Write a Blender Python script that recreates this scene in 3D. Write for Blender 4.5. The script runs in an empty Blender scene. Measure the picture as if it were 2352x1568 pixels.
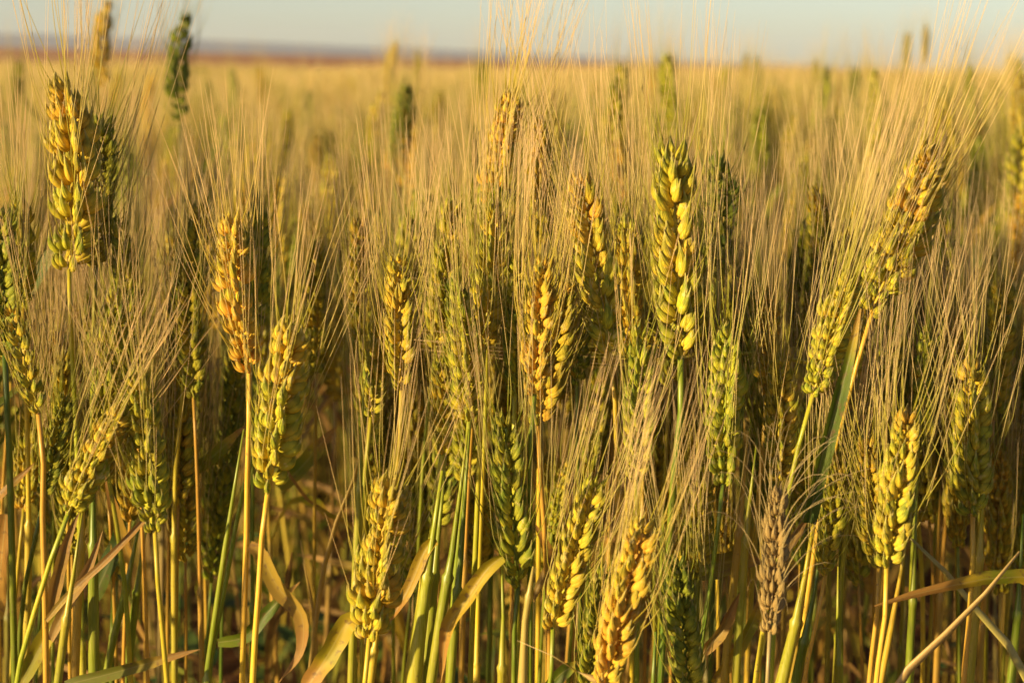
import bpy, math, random
import numpy as np
from mathutils import Vector, Matrix, Quaternion
random.seed(7); np.random.seed(7)
R = math.radians
SC = bpy.context.scene
COL = SC.collection

# ------------------------------------------------------------------ camera
CAM_Z = 0.80
FPX = 3920.0                       # focal length in pixels of a 2352 px wide frame (60 mm lens)
cam_d = bpy.data.cameras.new('camera')
cam = bpy.data.objects.new('camera', cam_d); COL.objects.link(cam)
cam_d.lens = 60; cam_d.sensor_width = 36; cam_d.clip_start = 0.02; cam_d.clip_end = 20000
ROT = Matrix.Rotation(R(90 - 8.97), 3, 'X') @ Matrix.Rotation(R(0.72), 3, 'Z')
cam.location = (0, 0, CAM_Z); cam.rotation_euler = ROT.to_euler()
cam_d.dof.use_dof = True; cam_d.dof.focus_distance = 0.815; cam_d.dof.aperture_fstop = 10.5
SC.camera = cam
# ------------------------------------------------------------------ world + sun
SUN_EL, SUN_AZ = 11.5, 235.0       # azimuth clockwise from +Y (view direction): behind and to the left
w = bpy.data.worlds.new('World'); SC.world = w; w.use_nodes = True
nt = w.node_tree; nt.nodes.clear()
out = nt.nodes.new('ShaderNodeOutputWorld'); bg = nt.nodes.new('ShaderNodeBackground')
sky = nt.nodes.new('ShaderNodeTexSky'); sky.sky_type = 'NISHITA'; sky.sun_disc = False
sky.sun_elevation = R(SUN_EL); sky.sun_rotation = R(SUN_AZ)
sky.air_density = 0.72; sky.dust_density = 0.75; sky.ozone_density = 0.3
nt.links.new(sky.outputs[0], bg.inputs[0]); bg.inputs[1].default_value = 0.062
nt.links.new(bg.outputs[0], out.inputs[0])
sl = bpy.data.lights.new('sun', 'SUN'); so = bpy.data.objects.new('sun', sl); COL.objects.link(so)
sl.energy = 4.4; sl.angle = R(1.2); sl.color = (1.0, 0.78, 0.355)
az, el = R(SUN_AZ), R(SUN_EL)
to_sun = Vector((math.sin(az) * math.cos(el), math.cos(az) * math.cos(el), math.sin(el)))
so.rotation_euler = to_sun.to_track_quat('Z', 'Y').to_euler()
SC.view_settings.view_transform = 'Standard'; SC.view_settings.look = 'None'
SC.view_settings.exposure = 1.22; SC.view_settings.gamma = 1.0
SC.cycles.max_bounces = 6; SC.cycles.diffuse_bounces = 3; SC.cycles.glossy_bounces = 2
SC.cycles.transmission_bounces = 3; SC.cycles.transparent_max_bounces = 4

# ------------------------------------------------------------------ helpers
def at(px, py, y):
    """point of the place at depth y seen at a position of the 2352x1568 photograph"""
    d = ROT @ Vector(((px - 1176) / FPX, (784 - py) / FPX, -1))
    return Vector((0, 0, CAM_Z)) + d * (y / d.y)

def mesh_obj(name, V, F, mat, parent=None, uv=None, loc=None, smooth=True, color=None):
    me = bpy.data.meshes.new(name)
    me.from_pydata([tuple(v) for v in V], [], F)
    if uv is not None:
        l = me.uv_layers.new(name='uv')
        idx = np.empty(len(me.loops), dtype=np.int32); me.loops.foreach_get('vertex_index', idx)
        l.data.foreach_set('uv', np.asarray(uv, dtype=np.float32)[idx].ravel())
    if smooth: me.polygons.foreach_set('use_smooth', [True] * len(me.polygons))
    me.materials.append(mat); me.update()
    o = bpy.data.objects.new(name, me); COL.objects.link(o)
    if parent is not None: o.parent = parent
    if loc is not None: o.location = loc
    if color is not None: o.color = color
    return o

def inst(name, me, parent, mat4=None, color=None):
    o = bpy.data.objects.new(name, me); COL.objects.link(o); o.parent = parent
    if mat4 is not None: o.matrix_basis = mat4
    if color is not None: o.color = color
    return o

def tag(o, label=None, cat=None, group=None, kind=None):
    if label: o['label'] = label
    if cat: o['category'] = cat
    if group: o['group'] = group
    if kind: o['kind'] = kind
    return o

class MB:
    def __init__(s): s.V = []; s.F = []; s.U = []
    def add(s, V, F, U):
        n = len(s.V); s.V += [tuple(v) for v in V]; s.U += [tuple(u) for u in U]
        s.F += [tuple(i + n for i in f) for f in F]
    def tube(s, pts, rad, sides=6, u=0.0, v0=0.0, v1=1.0, vs=None, us=None, flat=1.0):
        pts = [Vector(p) for p in pts]; n = len(pts)
        V = []; U = []; F = []
        t0 = (pts[1] - pts[0]).normalized()
        a = t0.orthogonal().normalized()
        for i, p in enumerate(pts):
            t = (pts[min(i + 1, n - 1)] - pts[max(i - 1, 0)]).normalized()
            a = (a - t * a.dot(t)).normalized(); b = t.cross(a)
            r = rad[i] if hasattr(rad, '__len__') else rad
            vv = vs[i] if vs else v0 + (v1 - v0) * i / (n - 1)
            uu = us[i] if us else u
            for k in range(sides):
                an = 2 * math.pi * k / sides
                V.append(p + (a * math.cos(an) + b * math.sin(an) * flat) * r); U.append((uu, vv))
        for i in range(n - 1):
            for k in range(sides):
                k2 = (k + 1) % sides
                F.append((i * sides + k, i * sides + k2, (i + 1) * sides + k2, (i + 1) * sides + k))
        F.append(tuple(range(sides - 1, -1, -1))); F.append(tuple((n - 1) * sides + k for k in range(sides)))
        s.add(V, F, U)
    def obj(s, name, mat, parent=None, loc=None, color=None, smooth=True):
        return mesh_obj(name, s.V, s.F, mat, parent, s.U, loc, smooth, color)

def spline(P, n):
    """smooth curve through P, n points evenly spaced by chord"""
    P = [Vector(p) for p in P]
    if len(P) == 2: return [P[0].lerp(P[1], i / (n - 1)) for i in range(n)]
    Q = [P[0] * 2 - P[1]] + P + [P[-1] * 2 - P[-2]]
    T = [0.0]
    for a, b in zip(Q, Q[1:]): T.append(T[-1] + max(1e-5, (b - a).length) ** .5)
    cum = [0.0]
    for a, b in zip(P, P[1:]): cum.append(cum[-1] + (b - a).length)
    out = []; k = 0
    for i in range(n):
        x = cum[-1] * i / (n - 1)
        while k < len(P) - 2 and x > cum[k + 1]: k += 1
        f = min(1, (x - cum[k]) / max(1e-9, cum[k + 1] - cum[k]))
        t0, t1, t2, t3 = T[k:k + 4]; t = t1 + (t2 - t1) * f; a, b, c, d = Q[k:k + 4]
        A1 = a * ((t1 - t) / (t1 - t0)) + b * ((t - t0) / (t1 - t0)); A2 = b * ((t2 - t) / (t2 - t1)) + c * ((t - t1) / (t2 - t1))
        A3 = c * ((t3 - t) / (t3 - t2)) + d * ((t - t2) / (t3 - t2))
        B1 = A1 * ((t2 - t) / (t2 - t0)) + A2 * ((t - t0) / (t2 - t0)); B2 = A2 * ((t3 - t) / (t3 - t1)) + A3 * ((t - t1) / (t3 - t1))
        out.append(B1 * ((t2 - t) / (t2 - t1)) + B2 * ((t - t1) / (t2 - t1)))
    return out

# ------------------------------------------------------------------ materials
def nodes(m):
    m.use_nodes = True; t = m.node_tree; t.nodes.clear(); return t
class N:
    def __init__(s, t): s.t = t
    def new(s, ty, **k):
        n = s.t.nodes.new(ty)
        for a, b in k.items(): setattr(n, a, b)
        return n
    def link(s, a, b): s.t.links.new(a, b)
    def val(s, x, sock):
        if hasattr(x, 'is_output') : s.link(x, sock)
        else: sock.default_value = x
    def math(s, op, a, b=0.0, c=0.0, clamp=False):
        n = s.new('ShaderNodeMath', operation=op, use_clamp=clamp)
        for i, x in enumerate((a, b, c)): s.val(x, n.inputs[i])
        return n.outputs[0]
    def mix(s, f, a, b, mode='MIX'):
        n = s.new('ShaderNodeMix', data_type='RGBA', blend_type=mode)
        s.val(f, n.inputs[0])
        for x, i in ((a, 6), (b, 7)):
            if hasattr(x, 'is_output'): s.link(x, n.inputs[i])
            else: n.inputs[i].default_value = tuple(x) + (1,) if len(x) == 3 else x
        return n.outputs[2]
    def noise(s, vec, scale, detail=2, rough=0.5):
        n = s.new('ShaderNodeTexNoise'); n.inputs['Scale'].default_value = scale
        n.inputs['Detail'].default_value = detail; n.inputs['Roughness'].default_value = rough
        if vec is not None: s.link(vec, n.inputs['Vector'])
        return n.outputs[0]
    def ramp(s, f, stops):
        n = s.new('ShaderNodeValToRGB'); e = n.color_ramp.elements
        while len(e) < len(stops): e.new(0.5)
        for el_, (p, c) in zip(e, stops): el_.position = p; el_.color = tuple(c) + (1,)
        s.link(f, n.inputs[0]); return n.outputs[0]
    def range(s, f, a, b, c, d):
        n = s.new('ShaderNodeMapRange'); s.val(f, n.inputs[0])
        for i, x in enumerate((a, b, c, d)): n.inputs[i + 1].default_value = x
        return n.outputs[0]
    def finish(s, col, rough=0.5, transl=0.0, bump=None, bump_s=0.3, dist=0.0005, spec=0.35):
        p = s.new('ShaderNodeBsdfPrincipled'); o = s.new('ShaderNodeOutputMaterial')
        s.link(col, p.inputs['Base Color']); s.val(rough, p.inputs['Roughness'])
        p.inputs['Specular IOR Level'].default_value = spec
        if bump is not None:
            b = s.new('ShaderNodeBump'); b.inputs['Strength'].default_value = bump_s
            b.inputs['Distance'].default_value = dist; s.link(bump, b.inputs['Height']); s.link(b.outputs[0], p.inputs['Normal'])
        if transl > 0:
            tr = s.new('ShaderNodeBsdfTranslucent'); s.link(col, tr.inputs[0])
            mx = s.new('ShaderNodeMixShader'); mx.inputs[0].default_value = transl
            s.link(p.outputs[0], mx.inputs[1]); s.link(tr.outputs[0], mx.inputs[2]); s.link(mx.outputs[0], o.inputs[0])
        else: s.link(p.outputs[0], o.inputs[0])

def params(n, field):
    """ripeness, tone, deadness of the plant: from the object's colour, or random per scattered plant"""
    oi = n.new('ShaderNodeObjectInfo')
    if field:
        r = oi.outputs['Random']
        patch = n.noise(oi.outputs['Location'], 0.9, 3)
        ripe = n.math('ADD', n.range(r, 0, 1, 0.0, 0.62), n.range(patch, 0.35, 0.65, -0.1, 0.45), clamp=True)
        tone = n.math('FRACT', n.math('MULTIPLY', r, 17.31))
        dead = n.range(n.math('FRACT', n.math('MULTIPLY', r, 7.77)), 0.8, 1.0, 0.0, 0.35)
        return ripe, tone, dead
    s = n.new('ShaderNodeSeparateColor'); n.link(oi.outputs['Color'], s.inputs[0])
    return s.outputs[0], s.outputs[1], s.outputs[2]

def uvs(n):
    u = n.new('ShaderNodeUVMap'); u.uv_map = 'uv'
    s = n.new('ShaderNodeSeparateXYZ'); n.link(u.outputs[0], s.inputs[0])
    return s.outputs[0], s.outputs[1]

def mat_spikelet(field=False):
    m = bpy.data.materials.new('wheat_husk' + ('_field' if field else '')); n = N(nodes(m))
    ripe, tone, dead = params(n, field)
    u, v = uvs(n)
    geo = n.new('ShaderNodeNewGeometry').outputs['Position']
    nz = n.noise(geo, 260, 3); nz2 = n.noise(geo, 60, 2)
    # husk: green on the back and towards the beak, golden on the belly; riper ears turn orange
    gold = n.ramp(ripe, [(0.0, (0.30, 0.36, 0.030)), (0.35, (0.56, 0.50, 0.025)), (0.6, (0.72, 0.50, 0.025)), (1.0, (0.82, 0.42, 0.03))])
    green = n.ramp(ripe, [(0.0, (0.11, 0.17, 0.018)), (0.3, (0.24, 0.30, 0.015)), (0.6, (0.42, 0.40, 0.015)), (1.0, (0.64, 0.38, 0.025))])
    f = n.math('ADD', n.math('MULTIPLY', u, 0.13), n.math('MULTIPLY', n.math('SUBTRACT', nz2, 0.5), 1.0))
    f = n.math('ADD', f, n.math('MULTIPLY', n.math('SUBTRACT', v, 0.38), 1.5))
    f = n.range(f, 0.08, 0.66, 0, 1)
    c = n.mix(f, gold, green)
    # fine nerves running along the husk
    st = n.math('SINE', n.math('MULTIPLY', u, 44.0))
    st = n.range(st, 0.1, 0.9, 0, 1)
    c = n.mix(n.math('MULTIPLY', st, n.range(v, .15, .5, .15, .75)), c, n.mix(0.65, green, (0.05, 0.10, 0.012)))
    c = n.mix(n.math('MULTIPLY', n.range(v, .38, .52, 0, .6), n.range(nz2, .42, .58, 1, .2)), c, n.mix(n.math('MULTIPLY', ripe, .6), (0.06, 0.12, 0.012), (0.40, 0.22, 0.03)))
    # pale dry edge at the beak
    tipf = n.range(v, 0.66, 0.92, 0, 0.8)
    c = n.mix(tipf, c, (0.78, 0.62, 0.20))
    c = n.mix(n.range(nz, 0.60, 0.72, 0, 0.55), c, (0.80, 0.62, 0.26))
    c = n.mix(n.range(nz, 0.28, 0.40, 0.35, 0), c, (0.14, 0.15, 0.02))
    c = n.mix(dead, c, (0.42, 0.28, 0.13))
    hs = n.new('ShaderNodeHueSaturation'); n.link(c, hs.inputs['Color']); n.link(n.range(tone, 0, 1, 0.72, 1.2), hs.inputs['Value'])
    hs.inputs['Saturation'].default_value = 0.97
    b = n.math('ADD', n.math('MULTIPLY', st, -0.6), n.math('MULTIPLY', nz, 0.8))
    n.finish(hs.outputs[0], 0.55, 0.20, b, 0.7, 0.0004, 0.22)
    return m

def mat_awn(field=False):
    m = bpy.data.materials.new('wheat_awn' + ('_field' if field else '')); n = N(nodes(m))
    ripe, tone, dead = params(n, field)
    u, v = uvs(n)
    lo = n.mix(ripe, (0.32, 0.38, 0.025), (0.62, 0.48, 0.07))
    hi = n.mix(u, (0.92, 0.71, 0.43), (0.82, 0.59, 0.32)) if not field else n.mix(u, (0.88, 0.69, 0.36), (0.76, 0.57, 0.24))
    c = n.mix(n.range(v, 0.10, 0.75, 0, 1), lo, hi)
    c = n.mix(dead, c, (0.62, 0.48, 0.27))
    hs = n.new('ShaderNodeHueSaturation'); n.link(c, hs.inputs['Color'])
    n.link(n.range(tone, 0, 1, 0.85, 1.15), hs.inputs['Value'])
    n.finish(hs.outputs[0], 0.45, 0.5, None, spec=0.3)
    return m

def mat_stem(field=False):
    m = bpy.data.materials.new('wheat_stem' + ('_field' if field else '')); n = N(nodes(m))
    ripe, tone, dead = params(n, field)
    u, v = uvs(n)                       # u: 0 bare straw, 1 leaf sheath; v: metres down from the ear
    geo = n.new('ShaderNodeNewGeometry').outputs['Position']
    mp = n.new('ShaderNodeMapping'); mp.inputs['Scale'].default_value = (1, 1, 0.06); n.link(geo, mp.inputs[0])
    streak = n.noise(mp.outputs[0], 1800, 2); big = n.noise(geo, 14, 2)
    r2 = n.math('ADD', ripe, n.math('MULTIPLY', n.math('SUBTRACT', big, 0.5), 0.9), clamp=True)
    c = n.ramp(r2, [(0.0, (0.10, 0.18, 0.010)), (0.35, (0.30, 0.33, 0.012)), (0.62, (0.62, 0.44, 0.025)), (1.0, (0.70, 0.36, 0.05))])
    c = n.mix(n.math('MULTIPLY', u, 0.45), c, n.mix(r2, (0.20, 0.28, 0.02), (0.60, 0.38, 0.08)))
    c = n.mix(n.range(streak, 0.45, 0.7, 0, 0.35), c, (0.50, 0.40, 0.16))
    c = n.mix(n.range(streak, 0.3, 0.45, 0.35, 0), c, (0.16, 0.14, 0.02))
    c = n.mix(dead, c, (0.48, 0.33, 0.17))
    c = n.mix(n.range(n.noise(geo, 420, 2), 0.66, 0.74, 0, 0.6), c, (0.20, 0.12, 0.05))
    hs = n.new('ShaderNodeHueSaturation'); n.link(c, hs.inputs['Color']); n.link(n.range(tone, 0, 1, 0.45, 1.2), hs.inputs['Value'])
    n.finish(hs.outputs[0], 0.38, 0.10, streak, 0.25, 0.0002, 0.45)
    return m

def mat_leaf(field=False):
    m = bpy.data.materials.new('wheat_leaf' + ('_field' if field else '')); n = N(nodes(m))
    ripe, tone, dead = params(n, field)
    u, v = uvs(n)
    geo = n.new('ShaderNodeNewGeometry').outputs['Position']
    big = n.noise(geo, 22, 3); fine = n.noise(geo, 300, 3)
    r2 = n.math('ADD', ripe, n.math('MULTIPLY', n.math('SUBTRACT', big, 0.5), 1.5))
    r2 = n.math('ADD', r2, n.range(v, 0.6, 0.95, 0, 0.8), clamp=True)
    c = n.ramp(r2, [(0.0, (0.07, 0.14, 0.010)), (0.35, (0.22, 0.27, 0.015)), (0.62, (0.58, 0.40, 0.03)), (1.0, (0.52, 0.26, 0.06))])
    vein = n.math('SINE', n.math('MULTIPLY', u, 95.0))
    c = n.mix(n.range(vein, 0.2, 0.9, 0, 0.3), c, (0.20, 0.17, 0.03))
    c = n.mix(n.range(n.math('ABSOLUTE', n.math('SUBTRACT', u, 0.5)), 0.0, 0.06, 0.4, 0), c, (0.62, 0.52, 0.20))
    c = n.mix(n.range(fine, 0.58, 0.70, 0, 0.75), c, (0.24, 0.13, 0.05))
    c = n.mix(dead, c, (0.45, 0.28, 0.13))
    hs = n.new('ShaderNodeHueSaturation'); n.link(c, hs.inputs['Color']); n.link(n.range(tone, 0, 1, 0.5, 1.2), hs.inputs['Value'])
    n.finish(hs.outputs[0], 0.42, 0.38, n.math('ADD', vein, fine), 0.35, 0.0002, 0.4)
    return m

def mat_soil():
    m = bpy.data.materials.new('soil'); n = N(nodes(m))
    geo = n.new('ShaderNodeNewGeometry').outputs['Position']
    a = n.noise(geo, 9, 6, 0.6); b = n.noise(geo, 90, 5, 0.65)
    c = n.ramp(a, [(0.3, (0.07, 0.028, 0.013)), (0.55, (0.13, 0.055, 0.025)), (0.75, (0.19, 0.09, 0.04))])
    c = n.mix(n.range(b, 0.5, 0.75, 0, 0.5), c, (0.24, 0.13, 0.065))
    n.finish(c, 0.9, 0, n.math('ADD', a, b), 0.9, 0.02, 0.1); return m
def mat_simple(name, stops, scale, rough=0.9, detail=4):
    m = bpy.data.materials.new(name); n = N(nodes(m))
    geo = n.new('ShaderNodeNewGeometry').outputs['Position']
    n.finish(n.ramp(n.noise(geo, scale, detail, 0.6), stops), rough, 0, None, spec=0.1); return m

HUSK, HUSKF = mat_spikelet(), mat_spikelet(True)
AWN, AWNF = mat_awn(), mat_awn(True)
STEM, STEMF = mat_stem(), mat_stem(True)
LEAF, LEAFF = mat_leaf(), mat_leaf(True)
SOIL = mat_soil()
def mat_weed():
    m = bpy.data.materials.new('weed_leaf'); n = N(nodes(m))
    ripe, tone, dead = params(n, False)
    geo = n.new('ShaderNodeNewGeometry').outputs['Position']
    c = n.mix(ripe, (0.05, 0.10, 0.03), (0.34, 0.36, 0.03))
    c = n.mix(n.range(n.noise(geo, 160, 3), 0.5, 0.75, 0, 0.5), c, (0.10, 0.12, 0.03))
    n.finish(c, 0.5, 0.35, None); return m
WEED = mat_weed()

# ------------------------------------------------------------------ the ground, the far fields and the ridge
def sheet(name, xs, ys, zf, mat, kind='structure'):
    V = [(x, y, zf(x, y)) for y in ys for x in xs]; nx = len(xs)
    F = [(j * nx + i, j * nx + i + 1, (j + 1) * nx + i + 1, (j + 1) * nx + i) for j in range(len(ys) - 1) for i in range(nx - 1)]
    o = mesh_obj(name, V, F, mat, None, [(0, 0)] * len(V)); tag(o, kind=kind); return o
from mathutils import noise as mnoise
def gz(x, y):
    d = math.hypot(x, y)
    if d > 30: return 0.0
    k = min(1, (30 - d) / 10)
    return k * (0.022 * mnoise.fractal(Vector((x * 4, y * 4, 0)), 0.8, 2.1, 5) + 0.010 * mnoise.noise(Vector((x * 22, y * 22, 3))))
def span(a, b, n, p=1.0):
    return [a + (b - a) * (i / (n - 1)) ** p for i in range(n)]
xs = [-4250, -2000, -800, -200, -60, -25] + span(-12, -3, 14) + span(-2.8, 2.8, 180) + span(3, 12, 14) + [25, 60, 200, 800, 2550]
ys = [-290, -60, -8, -2] + span(-1, 6.5, 240) + span(7, 30, 40) + [60, 120, 300, 900, 2500, 4650]
sheet('ground', xs, ys, gz, SOIL)

# ploughed red-brown field rising beyond the wheat, and the hazy ridge behind it
PL = mat_simple('ploughed_earth', [(0.35, (0.38, 0.15, 0.05)), (0.6, (0.46, 0.20, 0.06))], 0.05)
def plz(x, y):
    k = max(0, min(1, (y - 230) / 300))
    left = max(0.0, min(1.0, (260 - x) / 430)) 
    return -0.4 + k * (0.9 + 6.0 * left) + 0.12 * mnoise.noise(Vector((x * .02, y * .02, 0)))
sheet('ploughed_field', span(-900, 900, 60), span(225, 640, 30), plz, PL)
RG = mat_simple('far_ridge_slopes', [(0.3, (0.15, 0.13, 0.14)), (0.7, (0.21, 0.17, 0.17))], 0.002)
def rz(x, y):
    k = max(0.0, 1 - abs(y - 3600) / 900)
    prof = max(0.0, min(1.0, (850 - x) / 1900)) ** 0.8
    h = 12 + 56 * prof + 5 * mnoise.noise(Vector((x * .0025, 0, 1))) + 2 * mnoise.noise(Vector((x * .011, 0, 5)))
    return -2 + h * (k * k * (3 - 2 * k)) * (1 if x < 900 else max(0, 1 - (x - 900) / 600))
sheet('far_ridge', span(-4200, 2400, 160), span(2700, 4500, 24), rz, RG)

hz = bpy.data.materials.new('thin_air'); t_ = nodes(hz); vo = t_.nodes.new('ShaderNodeVolumePrincipled'); oo = t_.nodes.new('ShaderNodeOutputMaterial')
vo.inputs['Density'].default_value = 1.6e-4; vo.inputs['Color'].default_value = (.68, .74, 1.0, 1); vo.inputs['Anisotropy'].default_value = 0.0
t_.links.new(vo.outputs[0], oo.inputs['Volume'])
hV = [(x, y, z) for z in (-3.2, 95) for y in (-300, 4700) for x in (-4300, 2600)]
tag(mesh_obj('haze', hV, [(0, 2, 3, 1), (4, 5, 7, 6), (0, 1, 5, 4), (2, 6, 7, 3), (0, 4, 6, 2), (1, 3, 7, 5)], hz, smooth=False), kind='stuff')

# ------------------------------------------------------------------ wheat building blocks
PROF = [(0, .35), (.06, .70), (.16, .95), (.30, 1.0), (.45, .86), (.60, .58), (.74, .30), (.87, .14), (1.0, .05)]
PROF_L = [(0, .4), (.2, .98), (.45, .88), (.75, .42), (1.0, .05)]
def husk(mb, base, axis, outward, L, rx, ry, sides=8, prof=PROF, keel=.16, curve=.10, u0=0.0):
    """one husk: a keeled, pointed boat-shaped body; outward is its back"""
    axis = Vector(axis).normalized(); o = Vector(outward); o = (o - axis * o.dot(axis)).normalized(); s = axis.cross(o)
    base = Vector(base); V = []; U = []; F = []
    for (v, r) in prof:
        c = base + axis * (L * v) + o * (L * curve * math.sin(math.pi * v) - L * 0.05 * v * v)
        for k in range(sides):
            an = 2 * math.pi * k / sides; co = math.cos(an); si = math.sin(an)
            kk = 1 + (keel if co > .95 else 0)
            V.append(c + o * (rx * r * co * kk) + s * (ry * r * si)); U.append((min(1, u0 + .5 + .5 * co), v))
    n = len(prof)
    for i in range(n - 1):
        for k in range(sides):
            k2 = (k + 1) % sides
            F.append((i * sides + k, i * sides + k2, (i + 1) * sides + k2, (i + 1) * sides + k))
    F.append(tuple(range(sides - 1, -1, -1)))
    mb.add(V, F, U)

def spikelet_mesh(seed, low=False):
    """Z up the ear, X away from the rachis, Y across the fan; sizes in metres for a 95 mm ear"""
    rnd = random.Random(seed); mb = MB(); mm = .001
    j = lambda a: rnd.uniform(-a, a)
    sd, pr = (5, PROF_L) if low else (8, PROF)
    for sgn in (-1, 1):
        # plump lateral floret
        ax = Vector((.0 + j(.05), sgn * (.21 + j(.05)), 1))
        husk(mb, (0.5 * mm, sgn * 1.9 * mm, 1.4 * mm), ax, (.8, sgn * .6, 0), (15.4 + j(1.6)) * mm, 2.15 * mm, 1.8 * mm, sd, pr, .14, .10, -.18)
        # glume clasping it from outside
        ax = Vector((.15 + j(.06), sgn * (.27 + j(.05)), 1))
        husk(mb, (1.7 * mm, sgn * 2.9 * mm, 0), ax, (.55, sgn * .85, 0), (13.4 + j(2)) * mm, 1.35 * mm, 1.5 * mm, sd, pr, .22, .10, 0)
    ax = Vector((.16 + j(.07), j(.07), 1))
    husk(mb, (1.9 * mm, 0, 3.2 * mm), ax, (1, 0, 0), (14.0 + j(1.8)) * mm, 1.7 * mm, 1.6 * mm, sd, pr, .14, .08, 0)
    if not low and seed % 3 == 0:                                   # a fourth, thinner floret peeping out
        husk(mb, (1.2 * mm, j(.8) * mm, 5.6 * mm), (.05 + j(.1), j(.14), 1), (1, 0, 0), 9 * mm, 1.1 * mm, 1.2 * mm, 6, pr, .1, .05, .1)
    return mb
def as_mesh(mb, name, mat):
    me = bpy.data.meshes.new(name); me.from_pydata(mb.V, [], mb.F)
    l = me.uv_layers.new(name='uv'); idx = np.empty(len(me.loops), dtype=np.int32); me.loops.foreach_get('vertex_index', idx)
    l.data.foreach_set('uv', np.asarray(mb.U, dtype=np.float32)[idx].ravel())
    me.polygons.foreach_set('use_smooth', [True] * len(me.polygons)); me.materials.append(mat); return me
SPK = [as_mesh(spikelet_mesh(s), 'spikelet', HUSK) for s in range(7)]
SPK_L = [spikelet_mesh(s, True) for s in range(4)]

def ear_frames(base, tip, yaw, bend=0.0, n=None, rnd=random):
    """positions and frames of the spikelets up an ear"""
    base, tip = Vector(base), Vector(tip); ax = tip - base; L = ax.length; ax.normalize()
    fx = Vector((1, 0, 0)); fx = (fx - ax * fx.dot(ax)).normalized()
    fx = Quaternion(ax, yaw) @ fx; bx = Vector((1, 0, 0)) - ax * ax.x
    body = L * 0.90; sc = L / 0.095
    n = n or max(8, round(body / (0.0039 * sc)))
    fr = []
    for i in range(n):
        t = i / (n - 1)
        p = base + ax * (body * t) + bx * (bend * L * 4 * t * (1 - t) * .25)
        tg = (ax + bx * (bend * (1 - 2 * t))).normalized()
        X = (fx - tg * fx.dot(tg)).normalized() * (1 if i % 2 else -1)
        s = sc * (0.72 + 0.33 * min(1, t / .18) - 0.30 * max(0, (t - .62) / .38) ** 1.4)
        lean = R(22 - 11 * t + rnd.uniform(-6, 8)) if i < n - 1 else 0
        if i == n - 1: X = tg.cross(X).normalized()
        Z = (tg * math.cos(lean) + X * math.sin(lean)).normalized(); X2 = (X - Z * X.dot(Z)).normalized(); X2 = Quaternion(Z, rnd.gauss(0, .22)) @ X2; Z = (Z + Z.cross(X2) * rnd.gauss(0, .07)).normalized(); X2 = (X2 - Z * X2.dot(Z)).normalized(); Y = Z.cross(X2)
        off = 0.0002 * sc if i < n - 1 else -0.0005
        o = p + X * off
        fr.append((o, X2, Y, Z, s * (rnd.uniform(.86, 1.08) if rnd.random() > .04 else .6), tg, t))
    return fr, L, sc

def awn_paths(fr, L, sc, rnd, length, spread, wind, per=2, seg=8, droop=0.0, top=None):
    out = []
    for (o, X, Y, Z, s, tg, t) in fr:
        for k in range(per):
            sg = (-1, 1, 0)[k]
            st = o + Z * (.0122 * s) + Y * (sg * .0048 * s) + X * .0018 * s
            al = length * .70 * (1.42 - 0.42 * t) * rnd.uniform(.78, 1.14)
            if t < .1: al *= .6
            d0 = (Z + Y * sg * .20 + X * .06).normalized()
            d1 = (tg + X * (spread * rnd.uniform(.05, .85)) + Y * (sg * spread * rnd.uniform(.05, .85)) + Vector(wind) +
                  Vector((rnd.gauss(0, .035), rnd.gauss(0, .035), rnd.gauss(0, .02)))).normalized()
            pts = []; cur = Vector(st); stp = al / seg
            cv = Vector((rnd.gauss(0, .032), rnd.gauss(0, .032), -droop * rnd.uniform(.3, 1.5)))
            for i in range(seg + 1):
                pts.append(cur.copy()); f = min(1, i / seg * 3.6)
                d = (d0.lerp(d1, f) + cv * (i / seg) ** 2).normalized(); cur = cur + d * stp
            out.append(pts)
    return out

def add_awns(mb, paths, rad=.00027, sides=3, rnd=random, taper=1.0):
    for p in paths:
        n = len(p); r = rad * rnd.uniform(.8, 1.15)
        mb.tube(p, [r * (1 - .82 * (i / (n - 1)) ** taper) for i in range(n)], sides, u=rnd.random())

def stem_tube(mb, P, rnd, r0=.00115, r1=.0017, collar=.16, sides=8, n=26, top=None):
    pts = spline(P, n); d = [0]
    for a, b in zip(pts, pts[1:]): d.append(d[-1] + (b - a).length)
    pts2 = []; rad = []; us = []; vs = []
    for i, p in enumerate(pts):
        s = d[i]; sheath = s > collar
        if i and d[i - 1] <= collar < s:                           # collar where the leaf sheath ends
            k = (collar - d[i - 1]) / (s - d[i - 1]); q = pts[i - 1].lerp(p, k)
            q2 = pts[i - 1].lerp(p, min(.99, k + .002 / (s - d[i - 1]))); q3 = pts[i - 1].lerp(p, min(.995, k + .006 / (s - d[i - 1])))
            for qq, rr in ((q, r0 * 1.15), (q2, r1 * 1.28), (q3, r1 * 1.05)):
                pts2.append(qq); rad.append(rr); us.append(1); vs.append(s)
        pts2.append(p); us.append(1.0 if sheath else 0.0); vs.append(s)
        rad.append((r1 * (1 + .15 * min(1, s / .5))) if sheath else r0 * (.85 + .25 * min(1, s / .1)))
    if top: rad = [r * (.3 + .7 * min(1, s / top)) for r, s in zip(rad, vs)]
    mb.tube(pts2, rad, sides, vs=vs, us=us)

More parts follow.
